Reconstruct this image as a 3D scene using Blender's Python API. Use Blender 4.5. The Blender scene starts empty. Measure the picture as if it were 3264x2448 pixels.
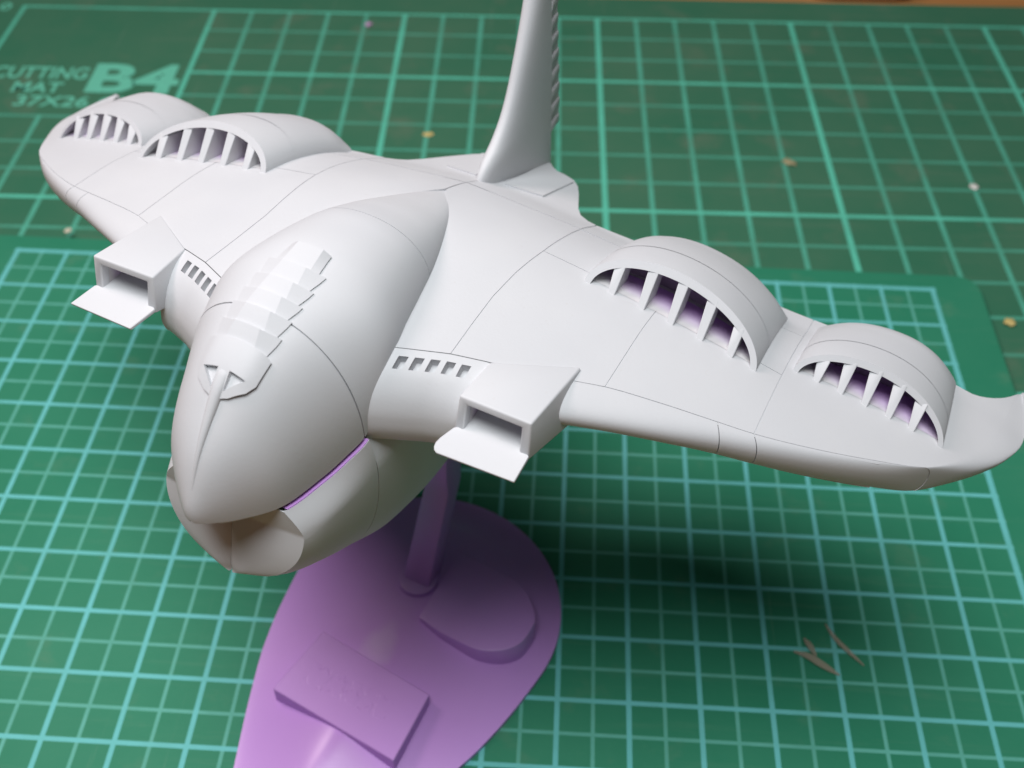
import bpy, bmesh, math, random
import numpy as np
from mathutils import Matrix, Vector
from mathutils.geometry import delaunay_2d_cdt

random.seed(7)
rng = np.random.default_rng(7)
U = 0.01                                   # all shapes below are written in centimetres
scene = bpy.context.scene
COL = scene.collection

# ------------------------------------------------------------------ camera
FPX, IMW = 3518.946, 3264.0
CAM_R = np.array([[0.0]*3]*3)
def rod(w):
    w = np.array(w); th = np.linalg.norm(w); k = w/th
    K = np.array([[0, -k[2], k[1]], [k[2], 0, -k[0]], [-k[1], k[0], 0]])
    return np.eye(3) + math.sin(th)*K + (1-math.cos(th))*K@K
CAM_R = rod([2.39159042, 0.0393800480, -0.00563637662])
CAM_T = np.array([-7.78153499, -9.78347183, 28.8933735])
CAM_P = -CAM_R.T @ CAM_T
cam_d = bpy.data.cameras.new('camera')
cam_d.sensor_width = 36.0
cam_d.lens = FPX/IMW*36.0
cam_d.clip_start = 0.005
cam_d.clip_end = 50.0
cam_d.dof.use_dof = True
cam_d.dof.focus_distance = 0.108
cam_d.dof.aperture_fstop = 40.0
cam = bpy.data.objects.new('camera', cam_d)
COL.objects.link(cam)
Mb = CAM_R.T @ np.diag([1, -1, -1])
cam.matrix_world = Matrix.Translation(Vector(CAM_P*U)) @ Matrix(Mb.tolist()).to_4x4()
scene.camera = cam

# ------------------------------------------------------------------ ship frame (x to the viewer's right, y to the tail, z up)
NX = np.array([0.91024317, -0.41383922, -0.01394539])
EZ = np.array([0, 0, 1.0]) - NX*NX[2]; EZ /= np.linalg.norm(EZ)
EY = np.cross(EZ, NX)
ORG = np.array([6.91363817, -17.73346821, 0.20055708])
def ship2world(p):
    return ORG + p[0]*NX + p[1]*EY + p[2]*EZ

# ------------------------------------------------------------------ world and lamps
world = bpy.data.worlds.new('World'); scene.world = world
world.use_nodes = True
bg = world.node_tree.nodes['Background']
bg.inputs['Color'].default_value = (0.80, 0.84, 0.90, 1)
bg.inputs['Strength'].default_value = 0.028

def area_lamp(name, ship_pos, ship_target, size, power, color, size_y=None):
    d = bpy.data.lights.new(name, 'AREA')
    d.shape = 'DISK' if size_y is None else 'RECTANGLE'
    d.size = size*U
    if size_y is not None: d.size_y = size_y*U
    d.energy = power; d.color = color
    o = bpy.data.objects.new(name, d); COL.objects.link(o)
    p = ship2world(ship_pos)*U; t = ship2world(ship_target)*U
    o.location = p
    o.rotation_euler = Vector(t-p).to_track_quat('-Z', 'Y').to_euler()
    return o
area_lamp('ceiling_lamp', (1, -6.5, 41), (0, 0, 4), 22, 1.44, (0.95, 0.98, 1.0))
area_lamp('desk_lamp', (-19, 1, 32), (-2, 0, 5), 12, 0.46, (1.0, 0.82, 0.82))

vs = scene.view_settings
vs.view_transform = 'Standard'; vs.look = 'None'; vs.exposure = 0.0; vs.gamma = 1.0
vs.use_curve_mapping = False
scene.render.engine = 'CYCLES'
scene.cycles.max_bounces = 8
scene.cycles.diffuse_bounces = 5

# ------------------------------------------------------------------ node helpers
class S:
    """A socket with arithmetic."""
    def __init__(s, nt, sock): s.nt, s.s = nt, sock
    def _m(s, op, *o):
        n = s.nt.nodes.new('ShaderNodeMath'); n.operation = op
        for i, v in enumerate((s,)+o):
            if isinstance(v, S): s.nt.links.new(v.s, n.inputs[i])
            else: n.inputs[i].default_value = v
        return S(s.nt, n.outputs[0])
    def __add__(s, o): return s._m('ADD', o)
    def __sub__(s, o): return s._m('SUBTRACT', o)
    def __mul__(s, o): return s._m('MULTIPLY', o)
    def __truediv__(s, o): return s._m('DIVIDE', o)
    def frac(s): return s._m('FRACT')
    def abs(s): return s._m('ABSOLUTE')
    def lt(s, o): return s._m('LESS_THAN', o)
    def gt(s, o): return s._m('GREATER_THAN', o)
    def mx(s, o): return s._m('MAXIMUM', o)
    def mn(s, o): return s._m('MINIMUM', o)
    def inv(s): return (s*-1.0)+1.0

def new_mat(name):
    m = bpy.data.materials.new(name); m.use_nodes = True
    nt = m.node_tree; b = nt.nodes['Principled BSDF']
    return m, nt, b
def noise(nt, scale, detail=4, rough=.55, coord='Object', vec=None):
    n = nt.nodes.new('ShaderNodeTexNoise')
    n.inputs['Scale'].default_value = scale; n.inputs['Detail'].default_value = detail
    n.inputs['Roughness'].default_value = rough
    if vec is None:
        tc = nt.nodes.new('ShaderNodeTexCoord'); vec = tc.outputs[coord]
    nt.links.new(vec, n.inputs['Vector'])
    return n.outputs['Fac']
def ramp(nt, fac, stops):
    r = nt.nodes.new('ShaderNodeValToRGB')
    e = r.color_ramp.elements
    while len(e) < len(stops): e.new(0.5)
    for i, (p, c) in enumerate(stops):
        e[i].position = p; e[i].color = tuple(c)+(1,) if len(c) == 3 else c
    nt.links.new(fac, r.inputs[0]); return r.outputs[0]
def mix(nt, fac, a, b):
    n = nt.nodes.new('ShaderNodeMix'); n.data_type = 'RGBA'
    def put(i, v):
        if isinstance(v, S): nt.links.new(v.s, n.inputs[i])
        elif hasattr(v, 'is_linked') or hasattr(v, 'links'): nt.links.new(v, n.inputs[i])
        elif isinstance(v, (int, float)): n.inputs[i].default_value = v
        else: n.inputs[i].default_value = tuple(v)+(1,)
    put(0, fac); put(6, a); put(7, b)
    return n.outputs[2]
def bump(nt, b, height, strength, dist):
    n = nt.nodes.new('ShaderNodeBump'); n.inputs['Strength'].default_value = strength
    n.inputs['Distance'].default_value = dist
    nt.links.new(height, n.inputs['Height']); nt.links.new(n.outputs[0], b.inputs['Normal'])

# ------------------------------------------------------------------ materials
def make_primer():
    m, nt, b = new_mat('white_primer')
    big = noise(nt, 60, 3); fine = noise(nt, 2600, 2, .6)
    c = mix(nt, ramp(nt, big, [(.35, (0, 0, 0)), (.7, (1, 1, 1))]), (.612, .622, .640), (.640, .647, .660))
    c2 = mix(nt, ramp(nt, fine, [(.22, (1, 1, 1)), (.36, (0, 0, 0))]), c, (.61, .61, .615))
    nt.links.new(c2, b.inputs['Base Color'])
    b.inputs['Roughness'].default_value = .58
    b.inputs['Specular IOR Level'].default_value = .34
    bump(nt, b, fine, .30, .00003)
    rr = ramp(nt, noise(nt, 140, 4), [(.3, (.50, .50, .50)), (.7, (.64, .64, .64))]); nt.links.new(rr, b.inputs['Roughness'])
    return m
def make_lavender(name='lavender_resin', over=False):
    m, nt, b = new_mat(name)
    n1 = noise(nt, 90, 3); fine = noise(nt, 1800, 2)
    c = mix(nt, n1, (.55, .285, .72), (.61, .325, .77))
    if over:                                # primer overspray that fades with depth into the opening
        tc = nt.nodes.new('ShaderNodeTexCoord'); sp = nt.nodes.new('ShaderNodeSeparateXYZ')
        nt.links.new(tc.outputs['Generated'], sp.inputs[0])
        f = S(nt, sp.outputs[1]) + (S(nt, n1)*.3 - .15)
        c = mix(nt, ramp(nt, f.s, [(.12, (0, 0, 0)), (.75, (1, 1, 1))]), (.72, .70, .71), c)
    nt.links.new(c, b.inputs['Base Color'])
    b.inputs['Roughness'].default_value = .30
    b.inputs['Specular IOR Level'].default_value = .5
    bump(nt, b, fine, .15, .00005)
    return m
def plain(name, col, rough=.6, alpha=None, var=.25, scale=300):
    m, nt, b = new_mat(name)
    n = noise(nt, scale, 4)
    d = tuple(max(0, v*(1-var)) for v in col)
    nt.links.new(mix(nt, n, d, col), b.inputs['Base Color'])
    b.inputs['Roughness'].default_value = rough
    if alpha is not None:
        b.inputs['Alpha'].default_value = alpha
    return m
PRIMER = make_primer()
LAV = make_lavender()
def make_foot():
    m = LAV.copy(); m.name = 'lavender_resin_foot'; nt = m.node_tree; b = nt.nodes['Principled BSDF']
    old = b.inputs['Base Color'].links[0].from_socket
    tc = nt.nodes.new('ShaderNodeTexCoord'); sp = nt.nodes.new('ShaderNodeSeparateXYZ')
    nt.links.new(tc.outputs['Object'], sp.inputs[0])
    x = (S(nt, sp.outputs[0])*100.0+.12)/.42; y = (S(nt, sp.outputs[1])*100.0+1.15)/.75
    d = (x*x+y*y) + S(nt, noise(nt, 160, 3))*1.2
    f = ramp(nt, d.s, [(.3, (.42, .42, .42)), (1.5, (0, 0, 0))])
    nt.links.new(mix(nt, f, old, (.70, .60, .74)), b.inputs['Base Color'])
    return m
def make_plaque():
    m = LAV.copy(); m.name = 'lavender_resin_plaque'; nt = m.node_tree; b = nt.nodes['Principled BSDF']
    tc = nt.nodes.new('ShaderNodeTexCoord'); mp = nt.nodes.new('ShaderNodeMapping')
    mp.inputs['Scale'].default_value = (750, 330, 1); nt.links.new(tc.outputs['Object'], mp.inputs[0])
    g = ramp(nt, noise(nt, 1, 2, .5, vec=mp.outputs[0]), [(.47, (0, 0, 0)), (.53, (1, 1, 1))])
    sp = nt.nodes.new('ShaderNodeSeparateXYZ'); nt.links.new(tc.outputs['Generated'], sp.inputs[0])
    gx, gy = S(nt, sp.outputs[0]), S(nt, sp.outputs[1])
    band = gx.gt(.14)*gx.lt(.80)*gy.gt(.34)*gy.lt(.62)
    h = S(nt, g)*band
    bump(nt, b, h.s, .3, .00015); b.inputs['Roughness'].default_value = .42
    return m
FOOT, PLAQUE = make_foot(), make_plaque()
LAV_OVER = make_lavender('oversprayed_resin', True)
LAV_DUST = plain('dusted_resin', (.50, .38, .56), .6)

def line(c, period, half, phase=0.0):
    """1 on lines of the given half width repeated with the period"""
    d = ((((c - phase)/period) + .5).frac() - .5).abs()*period
    return d.lt(half)
def mat_coords(nt):
    tc = nt.nodes.new('ShaderNodeTexCoord'); sp = nt.nodes.new('ShaderNodeSeparateXYZ')
    nt.links.new(tc.outputs['Object'], sp.inputs[0])
    return S(nt, sp.outputs[0])*100.0, S(nt, sp.outputs[1])*-100.0, tc.outputs['Object']
def mat_finish(nt, b, base, rough):
    nt.links.new(base, b.inputs['Base Color'])
    b.inputs['Roughness'].default_value = rough
    b.inputs['Specular IOR Level'].default_value = .22
    bump(nt, b, noise(nt, 900, 3), .35, .0001)
def scratches(nt, obj, sx, sy, lo, hi):
    mp = nt.nodes.new('ShaderNodeMapping'); mp.inputs['Scale'].default_value = (sx, sy, 1)
    mp.inputs['Rotation'].default_value = (0, 0, .12)
    nt.links.new(obj, mp.inputs['Vector'])
    return ramp(nt, noise(nt, 1, 5, .7, vec=mp.outputs[0]), [(lo, (0, 0, 0)), (hi, (1, 1, 1))])
def make_back_mat():
    m, nt, b = new_mat('old_green_mat')
    X, Y, obj = mat_coords(nt)
    wear = noise(nt, 26, 5, .65); blot = noise(nt, 70, 4, .6); fibre = noise(nt, 420, 4, .7)
    base = mix(nt, ramp(nt, wear, [(.30, (0, 0, 0)), (.68, (1, 1, 1))]), (.034, .165, .092), (.064, .178, .104))
    base = mix(nt, ramp(nt, blot, [(.56, (0, 0, 0)), (.80, (1, 1, 1))]), base, (.115, .185, .118))
    base = mix(nt, S(nt, scratches(nt, obj, 14, 260, .56, .76))*.45, base, (.13, .21, .14))
    base = mix(nt, S(nt, scratches(nt, obj, 420, 9, .64, .70))*.35, base, (.15, .24, .17))
    inside = X.gt(-5.05)*Y.gt(-.05)*(X.lt(-.05)*Y.lt(4.95)).inv()*X.lt(31.05)*Y.lt(22.05)
    box = X.gt(-5.05)*X.lt(.05)*Y.gt(-.05)*Y.lt(5)
    thin = (line(X, 1, .052).mx(line(Y, 1, .046)*.72))*inside
    bold = (line(X, 5, .064).mx(line(Y, 5, .056, 3)))*inside
    edge = ((X+5).abs().lt(.055).mx(Y.abs().lt(.05)*.85))*(box.mx(inside))
    wearl = S(nt, ramp(nt, blot, [(.30, (1, 1, 1)), (.75, (.45, .45, .45))]))
    c = mix(nt, thin*wearl*.92, base, (.105, .47, .335))
    c = mix(nt, (bold.mx(edge))*wearl, c, (.12, .58, .41))
    mat_finish(nt, b, c, .62); return m
def make_front_mat():
    m, nt, b = new_mat('green_mat')
    X, Y, obj = mat_coords(nt)
    wear = noise(nt, 30, 5, .6); blot = noise(nt, 120, 4, .6)
    base = mix(nt, ramp(nt, wear, [(.30, (0, 0, 0)), (.72, (1, 1, 1))]), (.022, .215, .118), (.040, .245, .140))
    base = mix(nt, S(nt, ramp(nt, blot, [(.60, (0, 0, 0)), (.80, (1, 1, 1))]))*.6, base, (.10, .25, .15))
    base = mix(nt, S(nt, scratches(nt, obj, 25, 420, .56, .76))*.35, base, (.11, .29, .18))
    base = mix(nt, S(nt, scratches(nt, obj, 500, 12, .64, .70))*.25, base, (.13, .31, .21))
    inside = X.gt(-.06)*X.lt(18.06)*Y.gt(-.06)*Y.lt(13.06)
    thin = (line(X, .5, .027).mx(line(Y, .5, .027)))*inside
    bold = (line(X, 1, .037).mx(line(Y, 1, .035)))*inside
    edge = (X.abs().lt(.05).mx((X-18).abs().lt(.05)).mx(Y.abs().lt(.05)))*inside
    wearl = S(nt, ramp(nt, blot, [(.30, (1, 1, 1)), (.78, (.55, .55, .55))]))
    c = mix(nt, thin*wearl*.78, base, (.16, .52, .43))
    c = mix(nt, (bold.mx(edge))*wearl, c, (.155, .56, .55))
    mat_finish(nt, b, c, .55); return m
def make_wood():
    m, nt, b = new_mat('orange_wood')
    tc = nt.nodes.new('ShaderNodeTexCoord'); mp = nt.nodes.new('ShaderNodeMapping')
    mp.inputs['Scale'].default_value = (8, 140, 8); nt.links.new(tc.outputs['Object'], mp.inputs[0])
    g = noise(nt, 1, 5, .6, vec=mp.outputs[0])
    nt.links.new(ramp(nt, g, [(.3, (.36, .15, .045)), (.7, (.56, .27, .09))]), b.inputs['Base Color'])
    b.inputs['Roughness'].default_value = .45; return m
BACKMAT, FRONTMAT, WOOD = make_back_mat(), make_front_mat(), make_wood()
INK = plain('pale_green_ink', (.15, .60, .42), .6, None, .2, 700)

# ------------------------------------------------------------------ mesh helpers
def link(name, me, mat, parent, angle=35):
    if mat: me.materials.append(mat)
    me.shade_smooth()
    if angle is not None: me.set_sharp_from_angle(angle=math.radians(angle))
    o = bpy.data.objects.new(name, me); COL.objects.link(o)
    if parent: o.parent = parent
    return o
OFF = np.zeros(3)                            # subtracted from every vertex (origin of the thing being built)
def build(name, V, F, mat, parent=None, angle=35, bevel=None, segs=2, recalc=True):
    me = bpy.data.meshes.new(name)
    V = (np.asarray(V, float) - OFF)*U
    me.from_pydata(V.tolist(), [], [tuple(int(i) for i in f) for f in F])
    if recalc:
        bm = bmesh.new(); bm.from_mesh(me)
        bmesh.ops.remove_doubles(bm, verts=bm.verts, dist=1e-7)
        bmesh.ops.recalc_face_normals(bm, faces=bm.faces)
        if bevel:
            ed = [e for e in bm.edges if len(e.link_faces) == 2 and e.calc_face_angle(0) > math.radians(30)]
            bmesh.ops.bevel(bm, geom=ed, offset=bevel*U, segments=segs, profile=.5, affect='EDGES', clamp_overlap=True)
        bm.to_mesh(me); bm.free()
    me.validate()
    return link(name, me, mat, parent, angle)
def grid_faces(n, m, off=0, wrap=False):
    F = []
    for i in range(n-1):
        for j in range(m if wrap else m-1):
            k = (j+1) % m
            F.append((off+i*m+j, off+i*m+k, off+(i+1)*m+k, off+(i+1)*m+j))
    return F
def shell(name, G, thick, mat, parent, angle=35):
    """closed shell of a grid of points G[n,m,3]; thick = offset vector field or number (along normals, inward)"""
    n, m = G.shape[:2]
    du = np.gradient(G, axis=0); dv = np.gradient(G, axis=1)
    N = np.cross(du, dv); L = np.linalg.norm(N, axis=2, keepdims=True); N = N/np.maximum(L, 1e-9)
    I = G + N*thick
    V = np.concatenate([G.reshape(-1, 3), I.reshape(-1, 3)])
    F = grid_faces(n, m) + [tuple(reversed(f)) for f in grid_faces(n, m, n*m)]
    o = n*m
    for i in range(n-1):
        for j, s in ((0, 1), (m-1, -1)):
            a, b = i*m+j, (i+1)*m+j; F.append((a, b, b+o, a+o) if s > 0 else (b, a, a+o, b+o))
    for j in range(m-1):
        for i, s in ((0, -1), (n-1, 1)):
            a, b = i*m+j, i*m+j+1; F.append((a, b, b+o, a+o) if s > 0 else (b, a, a+o, b+o))
    return build(name, V, F, mat, parent, angle)
def hexa(name, P, mat, parent, bevel=None, angle=35, segs=2):
    """P: 4 bottom then 4 top points in the same order"""
    F = [(3, 2, 1, 0), (4, 5, 6, 7), (0, 1, 5, 4), (1, 2, 6, 5), (2, 3, 7, 6), (3, 0, 4, 7)]
    return build(name, P, F, mat, parent, angle, bevel, segs)
def prism(name, top, bot, mat, parent, bevel=None, angle=35, segs=2):
    n = len(top)
    V = list(top)+list(bot)
    F = [tuple(range(n)), tuple(range(2*n-1, n-1, -1))] + [(i, i+n, (i+1) % n+n, (i+1) % n) for i in range(n)]
    return build(name, V, F, mat, parent, angle, bevel, segs)
def tag(o, label, cat, group=None):
    o['label'] = label; o['category'] = cat
    if group: o['group'] = group
    return o
def pchip(xs, ys):
    xs = np.array(xs, float); ys = np.array(ys, float); h = np.diff(xs); d = np.diff(ys)/h
    m = np.zeros(len(xs)); m[0] = d[0]; m[-1] = d[-1]
    for i in range(1, len(xs)-1):
        if d[i-1]*d[i] > 0:
            w1 = 2*h[i]+h[i-1]; w2 = h[i]+2*h[i-1]; m[i] = (w1+w2)/(w1/d[i-1]+w2/d[i])
    def f(x):
        x = np.clip(np.asarray(x, float), xs[0], xs[-1]); i = np.clip(np.searchsorted(xs, x)-1, 0, len(xs)-2)
        t = (x-xs[i])/h[i]
        return (1+2*t)*(1-t)**2*ys[i]+t*(1-t)**2*h[i]*m[i]+t*t*(3-2*t)*ys[i+1]+t*t*(t-1)*h[i]*m[i+1]
    return f
def curve(P, n):
    """smooth resampling of a polyline through P (any dimension)"""
    P = np.array(P, float); s = np.concatenate([[0], np.cumsum(np.linalg.norm(np.diff(P, axis=0), axis=1))])
    t = np.linspace(0, s[-1], n)
    return np.stack([pchip(s, P[:, k])(t) for k in range(P.shape[1])], 1)
def dense(poly, step):
    """insert points along straight polygon edges"""
    out = []
    P = [np.array(p, float) for p in poly]
    for a, b in zip(P, P[1:]+P[:1]):
        k = max(1, int(np.ceil(np.linalg.norm(b-a)/step)))
        out += [a+(b-a)*i/k for i in range(k)]
    return np.array(out)
def inset(P, d):
    P = np.asarray(P, float); n = len(P)
    area = .5*np.sum(P[:, 0]*np.roll(P[:, 1], -1)-np.roll(P[:, 0], -1)*P[:, 1])
    s = 1 if area > 0 else -1
    e = np.roll(P, -1, 0)-P; e /= np.maximum(np.linalg.norm(e, axis=1, keepdims=True), 1e-9)
    nn = np.stack([-e[:, 1], e[:, 0]], 1)*s
    n0 = np.roll(nn, 1, 0)
    b = nn+n0; k = np.maximum(1+np.sum(nn*n0, 1), .35)
    return P + b/k[:, None]*d
def inpoly(P, q):
    x, y = q; c = False; n = len(P)
    for i in range(n):
        a, b = P[i], P[i-1]
        if (a[1] > y) != (b[1] > y) and x < (b[0]-a[0])*(y-a[1])/(b[1]-a[1])+a[0]: c = not c
    return c
def sheet(name, poly, fz, depth, mat, parent, step=.14, gap=.0042, fz_bot=None, holes=(), angle=32):
    """a panel cut out of the surface z = fz(x, y): its own edges, a skirt and an underside"""
    P = inset(dense(poly, step), gap)
    pts = [Vector(p) for p in P]; n = len(P)
    edges = [(i, (i+1) % n) for i in range(n)]
    hp = []
    for H in holes:
        Hd = dense(H, step); k = len(pts)
        pts += [Vector(p) for p in Hd]; edges += [(k+i, k+(i+1) % len(Hd)) for i in range(len(Hd))]; hp.append(Hd)
    lo, hi = P.min(0), P.max(0)
    inn = inset(P, step*.45)
    for iy, y in enumerate(np.arange(lo[1]+step/2, hi[1], step*.87)):
        for x in np.arange(lo[0]+(step/2 if iy % 2 else 0), hi[0], step):
            if inpoly(inn, (x, y)) and not any(inpoly(h, (x, y)) for h in hp): pts.append(Vector((x, y)))
    r = delaunay_2d_cdt(pts, edges, [], 1, 1e-6)
    v2 = np.array([tuple(v) for v in r[0]]); tri = []
    for f in r[2]:
        c = v2[list(f)].mean(0)
        if any(inpoly(h, c) for h in hp): continue
        a, b2, c2 = v2[f[0]], v2[f[1]], v2[f[2]]
        if (b2[0]-a[0])*(c2[1]-a[1])-(b2[1]-a[1])*(c2[0]-a[0]) < 0: f = list(reversed(f))
        tri.append(tuple(f))
    z = fz(v2[:, 0], v2[:, 1])
    zb = (z-depth) if fz_bot is None else fz_bot(v2[:, 0], v2[:, 1])
    N = len(v2)
    V = np.concatenate([np.c_[v2, z], np.c_[v2, zb]])
    F = list(tri)+[tuple(i+N for i in reversed(f)) for f in tri]
    cnt = {}
    for f in tri:
        for a, b2 in zip(f, f[1:]+f[:1]): cnt[(a, b2)] = 1
    for (a, b2) in cnt:
        if (b2, a) not in cnt: F.append((b2, a, a+N, b2+N))
    return build(name, V, F, mat, parent, angle)
def mirror(P, s): return np.asarray(P, float)*np.array([s, 1, 1])

# ------------------------------------------------------------------ desk and mats
def struct(o): o['kind'] = 'structure'; return o
def rounded_rect(x0, y0, x1, y1, r, k=6):
    P = []
    for cx, cy, a0 in ((x1-r, y1-r, 0), (x0+r, y1-r, 90), (x0+r, y0+r, 180), (x1-r, y0+r, 270)):
        for i in range(k+1):
            a = math.radians(a0+90*i/k); P.append((cx+r*math.cos(a), cy+r*math.sin(a)))
    return P
OFF = np.zeros(3)
desk = struct(prism('desk', [(-60, -60, -.32), (70, -60, -.32), (70, 14, -.32), (-60, 14, -.32)],
                    [(-60, -60, -3), (70, -60, -3), (70, 14, -3), (-60, 14, -3)], WOOD, None))

def text(name, body, x, y, h, width, mat, parent, z, bold=.0, shear=0.0):
    cu = bpy.data.curves.new(name, 'FONT'); cu.body = body; cu.size = h*U/.69; cu.extrude = 0
    cu.offset = bold*U; cu.shear = shear; cu.resolution_u = 3
    o = bpy.data.objects.new(name, cu); COL.objects.link(o)
    dg = bpy.context.evaluated_depsgraph_get(); dg.update()
    me = bpy.data.meshes.new_from_object(o.evaluated_get(dg))
    bpy.data.objects.remove(o)
    V = np.array([v.co[:] for v in me.vertices])
    V[:, 0] -= V[:, 0].min(); V[:, 0] *= width*U/V[:, 0].max()
    V += [x*U, y*U, z*U]
    for v, c in zip(me.vertices, V): v.co = c
    return link(name, me, mat, parent, None)

def mat_slab(name, poly, z0, z1, material):
    return prism(name, [(x, y, z1) for x, y in poly], [(x, y, z0) for x, y in poly], material, None, bevel=.03, segs=1)
back = mat_slab('cutting_mat', rounded_rect(-6.0, -25.4, 32.0, 1.12, .35), -.3, 0, BACKMAT)
tag(back, 'larger worn dark green cutting mat printed B4, lying underneath the other mat', 'cutting mat')
text('size_lettering', 'B4', -2.28, -3.93, 1.18, 2.15, INK, back, .002, .055)
text('name_lettering', 'CUTTING', -4.72, -3.42, .50, 2.32, INK, back, .002, .012)
text('name_lettering', 'MAT', -4.02, -4.02, .42, 1.18, INK, back, .002, .012)
text('size_lettering', '37X26 CM', -3.78, -4.60, .42, 2.9, INK, back, .002, .010)
text('scale_number', '0', -5.62, -.22, .36, .28, INK, back, .002, .01)
text('scale_number', '5', -5.62, -5.2, .36, .28, INK, back, .002, .01)

FM_TH, FM_X, FM_Y = -0.02720277, -1.75067095, -9.9757613
front = mat_slab('cutting_mat', rounded_rect(-1.0, -13.6, 18.95, .46, .45), -.19, 0, FRONTMAT)
front.location = (FM_X*U, FM_Y*U, .2*U); front.rotation_euler = (0, 0, FM_TH)
tag(front, 'smaller green cutting mat with fine turquoise grid, lying on top under the stand', 'cutting mat')

# ------------------------------------------------------------------ ship surfaces
def sm(t): t = np.clip(t, 0, 1); return t*t*(3-2*t)
CO = np.array([7.12636701, -0.08628815, -0.07522731, -0.02595244, -0.13730751, 0.09847699])
def zt(x, y):
    x = np.abs(np.asarray(x, float)); y = np.asarray(y, float)
    yy = np.clip(y, 0, None); g = np.where(yy < 2.2, yy**2, 2.2**2+4.4*.6*(yy-2.2))
    return CO[0]+CO[1]*y+CO[2]*x+CO[3]*x*x+CO[4]*g+CO[5]*g*sm((x-3.4)/2.6)+.05*sm((x-5.95)/.6)*sm((y-1.1)/.9)
def lift(xy, dz=0): xy = np.asarray(xy, float); return np.c_[xy, zt(xy[:, 0], xy[:, 1])+dz]

OFF = np.array([0, .6, 3.2])
ship = bpy.data.objects.new('model_aircraft', None); COL.objects.link(ship)
ship.empty_display_size = .02
Rw = Matrix((NX.tolist(), EY.tolist(), EZ.tolist())).transposed()
ship.matrix_world = Matrix.Translation(Vector(ship2world(OFF)*U)) @ Rw.to_4x4()
tag(ship, 'manta-shaped aircraft model kit in matt white primer, held up on the lavender stand', 'scale model')

# leading edge: (x, y of the hinge line on top) and (x, y of the edge itself)
HINGE = curve([(2.36, -.875), (2.748, -.70), (3.25, -.54), (3.777, -.385), (4.119, -.275), (4.7, -.01), (5.25, .31), (5.73, .65), (6.02, 1.02), (6.24, 1.45), (6.38, 1.9), (6.45, 2.3), (6.49, 2.62), (6.55, 2.9)], 90)
EDGE = curve([(2.47, -1.24), (2.95, -1.0), (3.42, -.77), (3.85, -.55), (4.2, -.385), (4.9, 0.0), (5.42, .36), (5.92, .82), (6.3, 1.24), (6.55, 1.64), (6.68, 2.03), (6.70, 2.4), (6.67, 2.7), (6.61, 2.96)], 90)
TE = [(1.32, 2.28), (1.46, 2.27), (1.93, 2.34), (2.9, 2.47), (3.83, 2.58), (4.3, 2.55), (5.1, 2.42), (5.83, 2.36), (6.02, 2.38), (6.18, 2.46), (6.34, 2.6), (6.46, 2.76), (6.54, 2.91)]
TEc = curve(TE, 60)
def te(x): return float(np.interp(x, TEc[:, 0], TEc[:, 1]))
def hy(x): return float(np.interp(x, HINGE[:, 0], HINGE[:, 1]))
HOOD_EDGE = [(.93, -1.464), (.85, -1.1), (.77, -.76), (.68, -.3), (.58, .1), (.45, .455), (.29, .85), (.12, 1.2), (0, 1.345)]
BLINE = [(1.385, -1.235), (1.36, -.74), (1.345, -.28), (1.37, .2), (1.415, .75), (1.43, 1.25), (1.435, 1.73)]
TAIL = [(0, 4.10), (.05, 4.05), (.12, 3.86), (.25, 3.68), (.36, 3.58), (.5, 3.56), (.62, 3.50), (.75, 3.33), (.88, 3.05), (1.0, 2.75), (1.08, 2.55), (1.19, 2.36), (1.32, 2.28)]
def strip(a, b, n=8): return [tuple(np.array(a)+(np.array(b)-a)*i/n) for i in range(n)]
def hinge_pts(x0, x1):
    return [tuple(p) for p in HINGE if x0 < p[0] < x1]
def te_pts(x0, x1):
    return [tuple(p) for p in TEc if x0 < p[0] < x1]

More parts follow.
